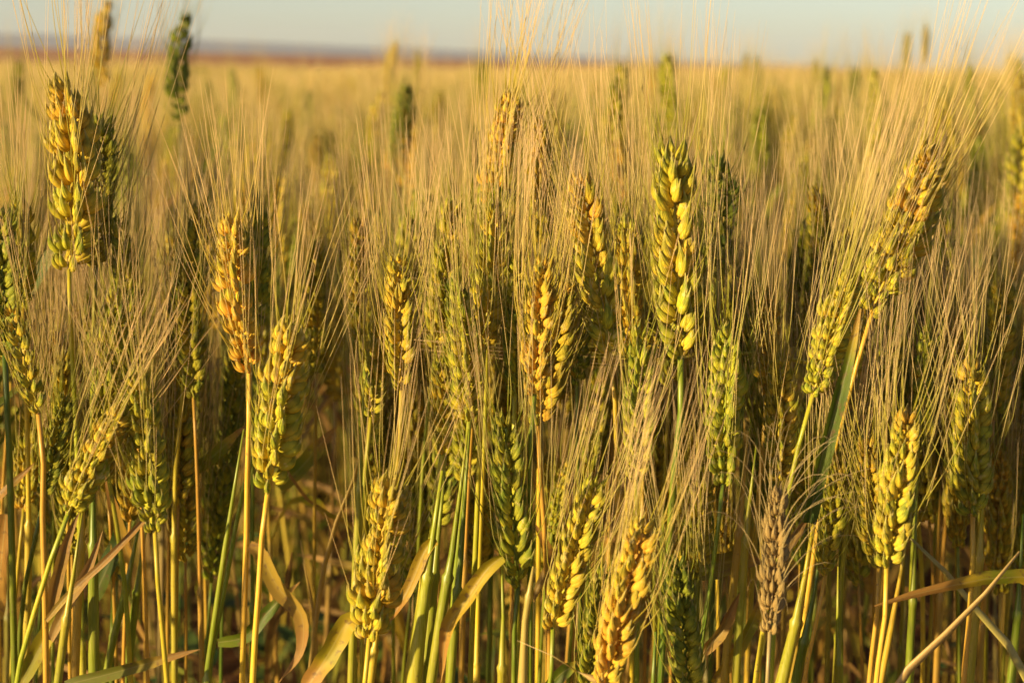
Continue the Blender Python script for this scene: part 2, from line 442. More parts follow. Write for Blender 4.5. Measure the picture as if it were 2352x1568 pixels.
def leaf_mesh(mb, P, width, rnd, twist=0.0, fold=.35, n=16, face=None, tipw=.9, start=.7):
    """blade along P (first point at its foot): five points across, a creased midrib, tapering to a point"""
    pts = spline(P, n); V = []; U = []; F = []
    for i, p in enumerate(pts):
        t = i / (n - 1); tg = (pts[min(i + 1, n - 1)] - pts[max(i - 1, 0)]).normalized()
        f = Vector(face) if face is not None else Vector((0, -1, .15))
        nrm = (f - tg * f.dot(tg)).normalized(); nrm = Quaternion(tg, twist * (t - .3) + .25 * math.sin(t * 5 + width * 900)) @ nrm
        sd = tg.cross(nrm)
        wv = width * (start + (1 - start) * min(1, t / .15)) * (1 - max(0, (t - .45) / .55) ** 1.7 * tipw) * (1 + .06 * math.sin(t * 23))
        for k in (-2, -1, 0, 1, 2):
            e = k / 2; wav = .06 * math.sin(t * 19 + k * 1.3) * (abs(e) > .6)
            V.append(p + sd * (e * wv * .5) + nrm * (wv * (.5 * fold * (abs(e) ** 1.2 + wav)))); U.append(((e + 1) / 2, t))
    for i in range(n - 1):
        for k in range(4):
            a = i * 5 + k; F.append((a, a + 1, a + 6, a + 5))
    mb.add(V, F, U)

GROUND_DROP = 1.0
def rooted(P, rnd, k=.35):
    """carry a stem path on down to the soil"""
    P = [Vector(p) for p in P]; a, b = P[-2], P[-1]; d = (b - a); sl = d / max(1e-4, -d.z) if d.z < 0 else Vector((0, 0, -1))
    sl = Vector((max(-.45, min(.45, sl.x)), max(-.3, min(.3, sl.y)), -1)); z = b.z
    P.append(b + Vector((sl.x * k * z * .5, sl.y * .3 * z * .5, -z * .5)))
    P.append(b + Vector((sl.x * k * z * .8, sl.y * .3 * z * .8, -z - .01)))
    return P

def hero(label, tip, base, y, ripe, yaw=0, stem=(), tone=.5, dead=0, awn=.095, spread=.14, wind=(0, 0, 0), bend=0.0,
         tilt=0.0, leaves=(), width=1.0, sr=1.0, sripe=None, collar=None, droop=0.0, n=None, per=2, cat='wheat plant', seed=None,
         fat=1.0, awn_r=.00026, ys=None, group='sharply focused wheat plants of the front row'):
    """one wheat plant of the sharp front row. tip, base, stem: where the photograph shows them; y: metres from the camera"""
    rnd = random.Random(hash((round(tip[0]), round(tip[1]))) if seed is None else seed)
    T, B = at(tip[0], tip[1], y + tilt), at(base[0], base[1], y)
    path = [B] + [at(px, py, y + (ys or 0) * (i + 1) / max(1, len(stem))) for i, (px, py) in enumerate(stem)]
    ax = (T - B).normalized()
    if len(path) == 1: path.append(B - (ax * .5 + Vector((0, 0, .5))).normalized() * .12)
    P = rooted(path, rnd)
    P.insert(1, P[0] - ax * min(.02, (P[1] - P[0]).length * .3))
    root = P[-1].copy(); root.z = gz(root.x, root.y)
    e = bpy.data.objects.new('wheat_plant', None); COL.objects.link(e); e.location = root; e.empty_display_size = .03
    tag(e, label, cat, group)
    ripe = .47 + (ripe - .47) * .82; fat = 1 + (fat - 1) * .4
    colr = (ripe, tone, dead, 1)
    scol = (ripe if sripe is None else sripe, tone, dead, 1)
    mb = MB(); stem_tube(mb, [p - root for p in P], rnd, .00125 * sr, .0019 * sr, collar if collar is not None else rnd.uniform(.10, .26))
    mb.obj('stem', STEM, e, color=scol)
    fr, L, sc = ear_frames(B, T, yaw, bend, n, rnd)
    mb = MB(); cp = [f[0] - f[1] * .0008 for f in fr]
    mb.tube([B - root - ax * .002] + [p - B + B - root for p in cp], .0009 * sc, 6)
    ear = mb.obj('ear', STEM, e, color=colr)
    grad = rnd.uniform(-.25, .45)
    for (o, X, Y, Z, s, tg, t) in fr:
        k = s * width * 1.27 * rnd.uniform(.92, 1.08)
        M = Matrix(((X.x * k * fat, Y.x * k * fat, Z.x * s, 0), (X.y * k * fat, Y.y * k * fat, Z.y * s, 0), (X.z * k * fat, Y.z * k * fat, Z.z * s, 0), (0, 0, 0, 1)))
        M.translation = o - root
        c2 = (max(0, min(1, ripe + rnd.gauss(0, .09) + grad * (t - .5))), max(0, min(1, tone + rnd.gauss(0, .08))), dead, 1)
        inst('spikelet', rnd.choice(SPK), ear, M, c2)
    mb = MB(); add_awns(mb, [[q - root for q in p] for p in awn_paths(fr, L, sc, rnd, awn, spread, wind, per, 9, droop)], awn_r, 3, rnd)
    a = mb.obj('awns', AWN, ear, color=(ripe, tone, dead, 1)); a['kind'] = 'stuff'
    for lf in leaves: add_leaf(e, root, *lf[0], **lf[1])
    return e, root

def add_leaf(e, root, pts, width, y, ripe, label=None, twist=0.0, dead=0.0, tone=.5, fold=.35, dy=0.0, face=None, tipw=.97, start=.6, n=18):
    """pts: foot first"""
    rnd = random.Random(int(pts[0][0] * 7 + pts[0][1]))
    m = len(pts)
    width *= .82
    P = [at(px, py, y + dy * i / (m - 1)) - root for i, (px, py) in enumerate(pts)]
    mb = MB(); leaf_mesh(mb, P, width, rnd, twist, fold, n, face, tipw, start)
    o = mb.obj('leaf', LEAF, e, color=(ripe, tone, dead, 1))
    if label: o['label'] = label
    return o
def LF(pts, width, y, ripe, **k): return ((pts, width, y, ripe), k)
# ------------------------------------------------------------------ the sharp front row, plant by plant
H = hero
# left edge
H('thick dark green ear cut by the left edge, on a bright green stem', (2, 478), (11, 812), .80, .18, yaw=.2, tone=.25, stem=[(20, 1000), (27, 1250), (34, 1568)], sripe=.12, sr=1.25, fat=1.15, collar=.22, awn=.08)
H('short golden braided ear on a curved brown stem at the left edge', (22, 700), (88, 948), .78, .55, yaw=.15, tone=.5, stem=[(97, 1120), (104, 1400), (106, 1568)], sripe=.95, sr=1.1, collar=.30, n=15, awn=.07,
  leaves=[LF([(106, 1425), (150, 1375), (240, 1290), (335, 1188)], .0042, .775, .95, label='long straight dry straw-brown leaf', fold=.7, tone=.35, dead=.35, tipw=.3)])
H('slender golden ear standing behind the dark ear at the left edge', (44, 440), (52, 705), .86, .50, yaw=1.2, tone=.5, stem=[(60, 900), (66, 1200), (60, 1568)], sripe=.7)
H('shaded olive ear behind the curved brown stem, its beards crossing the golden tilted ear', (152, 902), (102, 1140), .83, .30, yaw=.4, tone=.15, stem=[(80, 1240), (55, 1360), (40, 1568)], sripe=.25)
H('tall bright golden ear with rough husks at the upper left, left of a dark twin', (150, 172), (158, 618), .86, .66, yaw=1.15, tone=.8, stem=[(165, 800), (180, 1100), (190, 1568)], sripe=.4, awn=.14, spread=.22, bend=.18, fat=1.15, wind=(.03, 0, 0))
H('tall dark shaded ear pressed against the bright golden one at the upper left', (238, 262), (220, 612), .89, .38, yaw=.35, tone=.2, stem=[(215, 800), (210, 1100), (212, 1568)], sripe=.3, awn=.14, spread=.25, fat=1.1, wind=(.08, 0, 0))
H('pale yellow-green ear half hidden behind crossing beards, above the tilted golden ear', (268, 660), (238, 1000), .85, .42, yaw=1.0, tone=.62, stem=[(250, 1100), (285, 1330), (300, 1568)], awn=.085, spread=.25)
H('bright golden ear leaning right over a shaded side, low at the left', (282, 925), (158, 1175), .735, .60, yaw=1.0, tone=.85, stem=[(125, 1260), (75, 1420), (38, 1568)], sripe=.35, sr=1.0, awn=.085, spread=.16, width=1.15, collar=.5, fat=1.2)
H('grey-green rough ear on a thin yellow stem, with a fan of crossing beards', (318, 850), (356, 1218), .74, .40, yaw=1.25, tone=.55, stem=[(362, 1330), (376, 1480), (384, 1568)], sripe=.60, sr=.95, awn=.09, spread=.42, collar=.5, fat=1.1)
H('yellow-green braided ear with plump grains, left of the orange ear', (462, 468), (432, 738), .90, .38, yaw=.1, tone=.6, stem=[(420, 900), (402, 1100), (400, 1250)], sripe=.5, awn=.07, sr=.9)
H('orange ear with fine tight husks on a straight orange stem, left of centre', (528, 488), (572, 852), .80, .95, yaw=.95, tone=.85, stem=[(570, 1000), (566, 1240), (556, 1568)], sripe=.85, sr=1.05, awn=.10, spread=.25, collar=.28, fat=1.15, bend=-.1,
  leaves=[LF([(572, 1252), (590, 1262), (640, 1350), (692, 1412), (690, 1500), (640, 1568)], .0095, .765, .9, label='dry orange leaf folded over twice', twist=1.6, fold=.5, tone=.4, dead=.25)])
H('large pale golden ear lit on the left and dark on the right, bearded high above', (668, 730), (616, 1122), .755, .58, yaw=.85, tone=.92, stem=[(604, 1200), (596, 1330), (580, 1568)], sripe=.88, sr=1.1, awn=.105, spread=.26, width=1.12, collar=.235, fat=1.3, wind=(.02, 0, 0))
H('small green ear tip peeping out just right of the orange stem', (608, 838), (588, 1020), .88, .35, yaw=.7, tone=.7, stem=[(560, 1120), (520, 1330), (478, 1568)], sripe=.12, awn=.05, n=12,
  leaves=[LF([(500, 1475), (560, 1462), (620, 1400), (690, 1335)], .0085, .86, .22, label='green leaf blade turning pale at its tip', tone=.45)])
H('golden braided ear with an orange crown left of centre', (914, 582), (922, 892), .83, .72, yaw=.1, tone=.72, stem=[(915, 1050), (890, 1300), (850, 1568)], sripe=.55, awn=.105, spread=.24, fat=1.1)
H('slim olive ear close behind the left side of the orange-crowned ear', (884, 690), (852, 955), .85, .50, yaw=.4, tone=.45, stem=[(838, 1100), (820, 1300), (812, 1568)], sripe=.4, awn=.09)
H('tall pale golden ear of loose husks with the highest beards at the centre', (1178, 205), (1130, 470), .90, .88, yaw=1.1, tone=.9, stem=[(1120, 700), (1112, 1000), (1100, 1300)], sripe=.6, awn=.135, spread=.24, fat=1.3, wind=(0.02, 0, 0), width=1.15)
H('yellow ear standing directly below the tall pale golden one at the centre', (1140, 462), (1112, 800), .81, .52, yaw=.6, tone=.72, stem=[(1105, 950), (1095, 1200), (1080, 1568)], sripe=.45, awn=.10, spread=.3)
H('bristly yellow ear veiled by straw-coloured beards right of the tall pale ear', (1242, 262), (1242, 560), .93, .66, yaw=1.2, tone=.7, stem=[(1240, 800), (1238, 1100), (1236, 1400)], awn=.13, spread=.28)
H('yellow-green ear tapering to its foot, left of the centre', (1050, 622), (1078, 962), .79, .42, yaw=.7, tone=.66, stem=[(1070, 1080), (1050, 1280), (1030, 1568)], sripe=.28, sr=1.1, awn=.10, spread=.18, collar=.19, fat=1.1)
H('small cream ear on thick yellow stem, below and left of the tapering ear', (1012, 812), (1018, 1042), .83, .60, yaw=.1, tone=.82, stem=[(1010, 1130), (975, 1360), (945, 1568)], sripe=.42, sr=1.9, awn=.06, n=14, collar=.05,
  leaves=[LF([(1003, 1240), (985, 1250), (940, 1350), (884, 1440)], .0075, .79, .9, label='narrow dry orange leaf snapped downwards', fold=.6, tone=.5)])
H('narrow pale green ear just left of the big orange braided ear', (1188, 580), (1182, 905), .81, .22, yaw=.45, tone=.9, stem=[(1180, 1050), (1186, 1300), (1190, 1568)], sripe=.3, awn=.10, spread=.12, width=.8)
H('big braided ear with shining orange grains at the centre', (1250, 586), (1228, 905), .77, .88, yaw=-.12, tone=.72, stem=[(1219, 1000), (1218, 1280), (1216, 1568)], sripe=.15, sr=1.0, awn=.115, spread=.14, width=1.05, collar=.6)
H('ear with dark shaded rows overlapping the right of the big orange braided ear', (1305, 640), (1236, 975), .80, .70, yaw=.15, tone=.42, stem=[(1240, 1080), (1255, 1300), (1262, 1568)], sripe=.9, awn=.10)
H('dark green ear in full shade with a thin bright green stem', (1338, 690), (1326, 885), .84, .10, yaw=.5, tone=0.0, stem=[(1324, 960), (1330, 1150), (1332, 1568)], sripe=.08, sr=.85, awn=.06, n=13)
H('braided ear leaning left with an orange tip, right of the centre', (1330, 392), (1398, 805), .795, .62, yaw=.12, tone=.68, stem=[(1410, 880), (1418, 1100), (1420, 1400)], sripe=.8, awn=.115, spread=.24, fat=1.05, wind=(0.02, 0, 0))
H('bristly yellow-orange ear between the leaning braided ear and the big green-gold one', (1440, 484), (1448, 812), .88, .68, yaw=1.0, tone=.66, stem=[(1450, 950), (1452, 1200), (1452, 1450)], awn=.11, spread=.28, fat=1.1)
H('pale-tipped green ear standing in front of a fan of straw beards', (1470, 742), (1462, 1100), .79, .28, yaw=.3, tone=.85, stem=[(1460, 1250), (1462, 1400), (1462, 1568)], awn=.085, spread=.3, width=.9)
H('biggest ear of all, plump green-gold grains in two rows, on a thick green stem', (1542, 325), (1563, 818), .79, .46, yaw=-.1, tone=.72, stem=[(1566, 920), (1552, 1050), (1530, 1350), (1515, 1568)], sripe=.12, sr=1.35, awn=.13, spread=.16, width=1.02, collar=.5, wind=(.02, 0, 0))
H('blue-green shaded ear close behind the biggest ear', (1655, 345), (1650, 640), .90, .14, yaw=.6, tone=.15, stem=[(1645, 900), (1640, 1200)], sripe=.1, awn=.10, spread=.2, fat=1.2)
H('pale green rough ear tapering to a slim dark green stem, right of centre', (1672, 740), (1660, 1112), .785, .26, yaw=1.15, tone=.82, stem=[(1652, 1190), (1632, 1340), (1600, 1568)], sripe=.1, sr=.95, awn=.115, spread=.15, collar=.5, fat=1.15, wind=(.03, 0, 0))
H('orange-brown ear wrapped in straw beards, right of the pale green rough ear', (1768, 660), (1762, 905), .86, .85, yaw=1.0, tone=.4, stem=[(1750, 1050), (1730, 1300), (1715, 1568)], awn=.11, spread=.2)
H('golden ear with spread rows standing directly above the withered grey ear', (1792, 822), (1790, 1100), .80, .62, yaw=.5, tone=.6, stem=[(1786, 1200), (1760, 1400), (1735, 1568)], awn=.11, spread=.3, width=1.1, fat=1.2)
H('large golden ear leaning far to the right with its beards reaching the sky', (2150, 335), (2005, 712), .80, .68, yaw=1.0, tone=.75, stem=[(1965, 850), (1900, 1100), (1850, 1400), (1830, 1568)], sripe=.75, awn=.135, spread=.15, width=1.32, fat=1.25, tilt=-.02)
H('yellow ear leaning right below the large leaning one', (1958, 625), (1868, 905), .76, .48, yaw=.9, tone=.75, stem=[(1840, 1000), (1790, 1260), (1770, 1568)], sripe=.4, awn=.14, spread=.14, fat=1.15, width=1.3, per=3)
H('slim green ear behind the upright green blade at the right', (2030, 800), (1985, 985), .84, .30, yaw=.4, tone=.5, stem=[(1960, 1100), (1935, 1300), (1920, 1568)], awn=.10, n=12)
H('thin bright green ear in the dense beards above the large golden ear at the right', (2132, 745), (2112, 930), .86, .22, yaw=.7, tone=.8, stem=[(2105, 1100), (2095, 1300), (2090, 1568)], awn=.10, spread=.22, n=12)
H('large golden ear with wide rows and long beards, low at the right', (2088, 938), (2036, 1300), .735, .62, yaw=.12, tone=.8, stem=[(2034, 1400), (2012, 1568)], sripe=.85, sr=1.0, awn=.115, spread=.22, width=1.1, collar=.6, wind=(.03, 0, 0))
H('narrower brown-green braided ear sharing the foot of the large golden ear at the right', (1990, 1000), (2018, 1298), .765, .66, yaw=.1, tone=.5, stem=[(2015, 1400), (1996, 1568)], sripe=.9, sr=.95, awn=.10, spread=.15, collar=.6)
H('straight ear with a dark green right side, on a tall orange stem', (2232, 818), (2234, 1180), .77, .48, yaw=.5, tone=.5, stem=[(2235, 1240), (2228, 1400), (2213, 1568)], sripe=.9, sr=1.05, awn=.105, spread=.28, width=1.05, fat=1.15, collar=.6)
H('slim braided ear on a crooked orange stem, right of the withered grey ear', (1928, 1035), (1896, 1318), .775, .52, yaw=.1, tone=.5, stem=[(1888, 1370), (1868, 1460), (1846, 1568)], sripe=.9, sr=.85, awn=.10, spread=.12, width=.9, collar=.6)
H('withered grey-brown ear with limp curling beards', (1790, 1110), (1768, 1450), .72, .85, yaw=1.2, tone=.45, dead=.8, stem=[(1768, 1500), (1762, 1568)], sripe=.3, sr=.8, awn=.065, spread=.75, droop=1.3, wind=(.2, 0, -.1), fat=.9, width=.9)
H('leaning braided ear low right of centre, plump yellow grains', (1372, 1095), (1270, 1440), .745, .60, yaw=.05, tone=.66, stem=[(1276, 1480), (1262, 1568)], sripe=.25, awn=.105, spread=.14, sr=.95, width=1.05, wind=(.02, 0, 0))
H('shaded grey-green ear hidden between the leaning braided ear and the big orange one below', (1395, 1285), (1345, 1590), .775, .30, yaw=.2, tone=.35, awn=.09, spread=.15)
H('big bright orange braided ear at the bottom edge right of centre', (1482, 1185), (1388, 1572), .70, .93, yaw=.05, tone=.80, awn=.115, spread=.17, width=1.05, wind=(.02, 0, 0))
H('dark blue-green ear at the bottom edge with a few bright lower grains', (1552, 1275), (1585, 1600), .735, .22, yaw=.1, tone=.2, awn=.105, spread=.18, width=1.08)
H('long ear pale at its tip and dark green below, left of the lowest ears', (1156, 942), (1190, 1345), .765, .22, yaw=.2, tone=.4, stem=[(1184, 1400), (1180, 1568)], sripe=.1, awn=.10, spread=.18, width=.9)
H('small yellow-green ear low behind the leaning braided ear', (1305, 1055), (1268, 1222), .90, .35, yaw=1.0, tone=.6, stem=[(1258, 1300), (1248, 1400)], sripe=.15, awn=.07, n=13, sr=.85)
H('wide rough orange-green ear low left of centre, its beards bowing outwards', (900, 1085), (848, 1465), .735, .68, yaw=1.05, tone=.7, stem=[(845, 1520), (838, 1568)], sripe=.7, sr=1.0, awn=.105, spread=.34, width=1.15, fat=1.35)
H('dull olive ear half hidden between the golden and the slim braided ears at the right', (1862, 905), (1850, 1130), .87, .35, yaw=.6, tone=.3, stem=[(1845, 1250), (1830, 1568)], awn=.1)
H('brownish ear tucked behind the dense beards near the right edge', (2200, 720), (2190, 940), .90, .85, yaw=.6, tone=.45, stem=[(2180, 1100), (2160, 1350), (2150, 1568)], sripe=.95, awn=.10)
H('straw-tipped ear rising behind the yellow leaning ear', (2060, 735), (2050, 900), .89, .6, yaw=.9, tone=.6, stem=[(2050, 1000), (2040, 1250)], awn=.10, spread=.2, n=11)
H('bearded ear behind the crossing beards at the lower centre right', (1610, 1060), (1600, 1330), .81, .5, yaw=.8, tone=.45, stem=[(1595, 1450), (1590, 1568)], awn=.10, spread=.25)

# stems in the front row whose ears stand outside the picture or behind others, and their leaves
def tiller(label, pts, y, ripe, sr=1.0, leaves=(), dead=0, tone=.5, collar=.05, cat='wheat stem', ys=0.0):
    rnd = random.Random(int(pts[0][0] * 13))
    P = rooted([at(px, py, y + ys * i / len(pts)) for i, (px, py) in enumerate(pts)], rnd)
    root = P[-1].copy(); root.z = gz(root.x, root.y)
    e = bpy.data.objects.new('wheat_stalk', None); COL.objects.link(e); e.location = root; tag(e, label, cat, 'bare wheat stalks in the front row')
    mb = MB(); stem_tube(mb, [p - root for p in P], rnd, .0013 * sr, .0018 * sr, collar, 8, 22, top=.05 * sr); mb.obj('stem', STEM, e, color=(ripe, tone, dead, 1))
    for lf in leaves: add_leaf(e, root, *lf[0], **lf[1])
    return e, root
T = tiller
T('thick bright green stalk in the lower left, right of the leaning stems', [(214, 1010), (214, 1200), (216, 1568)], .80, .08, 1.5)
T('orange stalk beside the thick green one in the lower left', [(200, 1020), (186, 1250), (172, 1568)], .83, .8, 1.2)
T('yellow stalk leaning left in the lower left, between green ones', [(190, 1170), (160, 1380), (132, 1568)], .75, .42, 1.05)
T('dark green stalk leaning left below the grey-green rough ear', [(345, 1150), (318, 1330), (292, 1568)], .90, .05, 1.3)
T('green stalk slanting down to the left edge of the bare gap', [(335, 1130), (290, 1350), (240, 1568)], .86, .15, 1.1)
T('green stalk slanting past the orange stem, with a bent green leaf', [(560, 985), (520, 1240), (486, 1475), (474, 1568)], .80, .22, 1.1, collar=.125)
T('yellow stalk in the shade left of the rough orange-green ear', [(836, 880), (822, 1200), (806, 1568)], .81, .45, 1.0,
  leaves=[LF([(820, 1425), (800, 1428), (755, 1500), (708, 1575)], 0.012, .765, .5, label='broad yellow leaf bent sharply down', fold=.45, tone=.7, tipw=.2, start=.8)])
T('broad yellow-green sheathed stalk leaning right of the rough ear', [(1016, 1080), (985, 1300), (950, 1568)], .79, .40, 2.3, tone=.7)
T('second yellow-green stalk of the leaning bundle', [(1022, 1080), (1000, 1300), (978, 1568)], .80, .34, 1.5)
T('bright green straight stalk right of the leaning bundle, with a dark collar', [(1078, 985), (1058, 1280), (1034, 1568)], .77, .2, 1.1, collar=.075)
T('stalk with a papery collar and a leaning folded leaf below the tapering ear', [(1075, 985), (1040, 1260), (990, 1568)], .78, .35, 1.3, collar=.07)
T('yellow stalk right of the folded green leaf', [(1152, 1280), (1156, 1420), (1152, 1568)], .75, .45, 1.1,
  leaves=[LF([(1155, 1278), (1125, 1300), (1070, 1380), (1030, 1440), (1012, 1568)], .0085, .75, .58, label='green-gold leaf folded lengthwise', fold=.9, tone=.6, twist=.6)])
T('grey-brown stalk with a flared papery collar at the bottom centre', [(1225, 1300), (1210, 1380), (1200, 1568)], .745, .6, 1.5, collar=.012, dead=.4)
T('orange stalk leaning behind the big orange braided ear', [(1366, 900), (1340, 1150), (1312, 1450)], .92, .9, 1.3)
T('golden stalk with a reddish side right of centre', [(1480, 1000), (1470, 1300), (1440, 1568)], .95, .9, 1.2)
T('dark green stalk between the bottom orange ear and the dark blue-green ear', [(1506, 1450), (1500, 1568)], .76, .05, 1.9)
T('orange stalk rising right of the dark blue-green ear', [(1720, 990), (1690, 1300), (1662, 1568)], .83, .85, 1.1)
T('yellow stalk leaning beside the orange one, right of the dark blue-green ear', [(1740, 1000), (1712, 1250), (1690, 1568)], .81, .5, 1.1)
T('broad yellow stalk leaning right behind the withered ear', [(1870, 1190), (1835, 1400), (1795, 1568)], .80, .42, 2.0, tone=.6)
T('dark green glossy stalk leaning right of the withered ear', [(1890, 1230), (1860, 1420), (1826, 1568)], .78, .02, 1.4, tone=.3)
T('orange stalk leaning between the yellow and dark green ones', [(1868, 1160), (1852, 1350), (1812, 1568)], .83, .85, 1.5)
T('upright olive stalk left of the large golden ear', [(1925, 1300), (1924, 1450), (1926, 1568)], .82, .35, 1.1)
T('bright orange stalk slanting right of the large golden ear', [(2090, 1180), (2055, 1400), (2022, 1568)], .78, .72, 1.2, collar=.6)
T('green stalk standing right of the large golden ear', [(2105, 1150), (2098, 1350), (2086, 1568)], .84, .12, 1.1)
T('olive stalk behind the tall orange stem near the right edge', [(2262, 1050), (2248, 1300), (2225, 1568)], .84, .6, 1.5)
T('blue-green stalk at the right edge of the picture', [(2350, 1180), (2338, 1400), (2322, 1568)], .84, .08, 1.3)
T('orange stalk bending over near the right edge', [(2280, 1080), (2262, 1300), (2250, 1568)], .95, .9, 1.1)

# blades and broken straws of their own
def loose(name, label, cat, pts, width, y, ripe, **k):
    P0 = at(pts[0][0], pts[0][1], y); root = Vector((P0.x, P0.y, 0))
    e = bpy.data.objects.new(name, None); COL.objects.link(e); e.location = root; tag(e, label, cat)
    return e, root
def shoot(label, pts, width, y, ripe, stem=None, **k):
    """a leaf shoot: a sheathed stalk from the ground that ends in a blade"""
    e, root = loose('leaf_shoot', label, 'leaf shoot', pts, width, y, ripe)
    add_leaf(e, root, pts, width, y, ripe, **k)
    rnd = random.Random(3); P = rooted([at(pts[0][0], pts[0][1], y), at(*(stem or (pts[0][0] - 8, pts[0][1] + 120)), y)], rnd)
    mb = MB(); stem_tube(mb, [p - root for p in P], rnd, .0016, .0019, .0, 8, 14); mb.obj('stem', STEM, e, color=(ripe, .4, k.get('dead', 0), 1))
    return e
shoot('upright green blade with a dry cream tip, right of centre', [(1858, 1200), (1880, 1080), (1915, 950), (1952, 820), (1976, 708)], .0085, .738, .10, stem=(1838, 1330), tone=.35, fold=.8, tipw=.85, start=.8)
shoot('dark red dry leaf standing behind the leaning stems in the lower left', [(118, 1430), (128, 1350), (150, 1260), (184, 1172)], .0075, .80, 1.0, tone=.15, dead=.3, fold=.9)
shoot('dull pink dry leaf pointing up in the lower left', [(118, 1470), (160, 1380), (205, 1300), (236, 1218)], .0065, .78, 1.0, tone=.3, dead=.5, fold=.7)
shoot('orange dry leaf at the far lower left edge', [(-8, 1420), (2, 1300), (14, 1180)], .011, .82, .95, tone=.6, fold=.4, tipw=.4)
shoot('wide yellow leaf blade sweeping up through the lower left corner', [(42, 1575), (95, 1480), (160, 1380), (225, 1300)], .010, .79, .62, tone=.45, fold=.5)
shoot('long flat leaf lying low across the bottom left, green foot and brown tip', [(150, 1572), (230, 1552), (330, 1525), (460, 1490)], .0075, .77, .40, stem=(100, 1640), tone=.25, dead=.2)
shoot('blurred yellow leaf blade slanting up left of the rough orange-green ear', [(640, 1120), (690, 1075), (740, 1015), (775, 978)], .0125, 1.0, .55, stem=(600, 1250), tone=.75, fold=.25)
shoot('green-gold leaf blade slanting up towards the orange stem', [(430, 1090), (480, 1055), (530, 1010), (566, 975)], .0085, .92, .42, stem=(400, 1250), tone=.6)
shoot('orange leaf hanging straight in the dark gap on the left', [(300, 1292), (282, 1240), (262, 1170), (240, 1085)], .0075, .88, .9, tone=.3, stem=(310, 1400))
shoot('dark green leaf blade rising behind the grey-green ear', [(212, 1380), (262, 1270), (300, 1190), (345, 1140)], .012, .90, .12, tone=.3)
shoot('green leaf blurred behind the shaded ears at the left', [(58, 680), (95, 620), (130, 570), (160, 545)], .011, 1.0, .15, tone=.4, stem=(30, 800))
shoot('dry fox-brown leaf pair in the lower right of centre', [(1615, 1500), (1660, 1440), (1700, 1360)], .0075, .80, .95, tone=.35, dead=.2, fold=.8)
shoot('yellow leaf curving up in the lower right of centre', [(1640, 1568), (1690, 1500), (1740, 1400), (1752, 1330)], .008, .83, .6, tone=.5)
shoot('folded dry leaf left of the slim braided ear', [(1800, 1270), (1830, 1220), (1856, 1190)], .006, .78, .95, tone=.2, dead=.3, fold=.9)
shoot('broad olive leaf bent level behind the withered ear', [(1590, 1310), (1640, 1298), (1700, 1285), (1755, 1292)], .016, .84, .35, tone=.3, dead=.2, stem=(1575, 1450))
shoot('orange leaf with a pointed tip right of the narrow stems at the centre', [(1290, 1330), (1262, 1270), (1228, 1200)], .0065, .85, .9, tone=.5, stem=(1300, 1450))
shoot('dry brown leaf standing between the lowest ears', [(1222, 1380), (1260, 1300), (1300, 1240), (1345, 1150)], .0045, .80, 1.0, tone=.4, dead=.4)
shoot('tan leaf crossing the far left edge', [(-20, 1160), (30, 1110), (80, 1062)], .0045, .82, .95, tone=.6, dead=.2, stem=(-40, 1300))
shoot('green leaf low at the bottom right of centre', [(1250, 1590), (1290, 1545), (1345, 1515)], .009, .80, .08, tone=.35)

def straw(label, pts, y, ripe, r, dead=0, tone=.5, dy=0.0, grass=False):
    P = [at(px, py, y + dy * i / (len(pts) - 1)) for i, (px, py) in enumerate(pts)]
    P = rooted(P, random.Random(1)); root = P[-1].copy(); root.z = 0
    e = bpy.data.objects.new('broken_straw', None); COL.objects.link(e); e.location = root; tag(e, label, 'straw')
    mb = MB(); pts2 = spline([p - root for p in P], 26)
    mb.tube(pts2, [r * (.25 + .75 * min(1, i / 3)) * (1 + .08 * math.sin(i * 1.7)) for i in range(26)], 8, u=1, flat=.45)
    mb.obj('stem', STEM, e, color=(ripe, tone, dead, 1))
    return e
straw('flattened tan straw slanting up to the right across the lower right corner', [(2342, 1266), (2290, 1335), (2230, 1395), (2130, 1500), (2060, 1572)], .745, .95, .0033, dead=.6, tone=.6)
straw('grey-green straw slanting down to the right behind the tall orange stem', [(2088, 1232), (2160, 1300), (2230, 1385), (2290, 1450), (2362, 1560)], .79, .30, .0027, dead=.45, tone=.5)
straw('thin tan straw leaning in the dark gap left of the rough ear', [(690, 1240), (700, 1300), (720, 1400), (728, 1568)], .95, .95, .0014, dead=.3)
straw('pale tan straw leaning behind the straight beards left of centre', [(1500 - 640, 900), (820, 1080), (780, 1180), (745, 1300)], .92, .95, .0018, dead=.3)

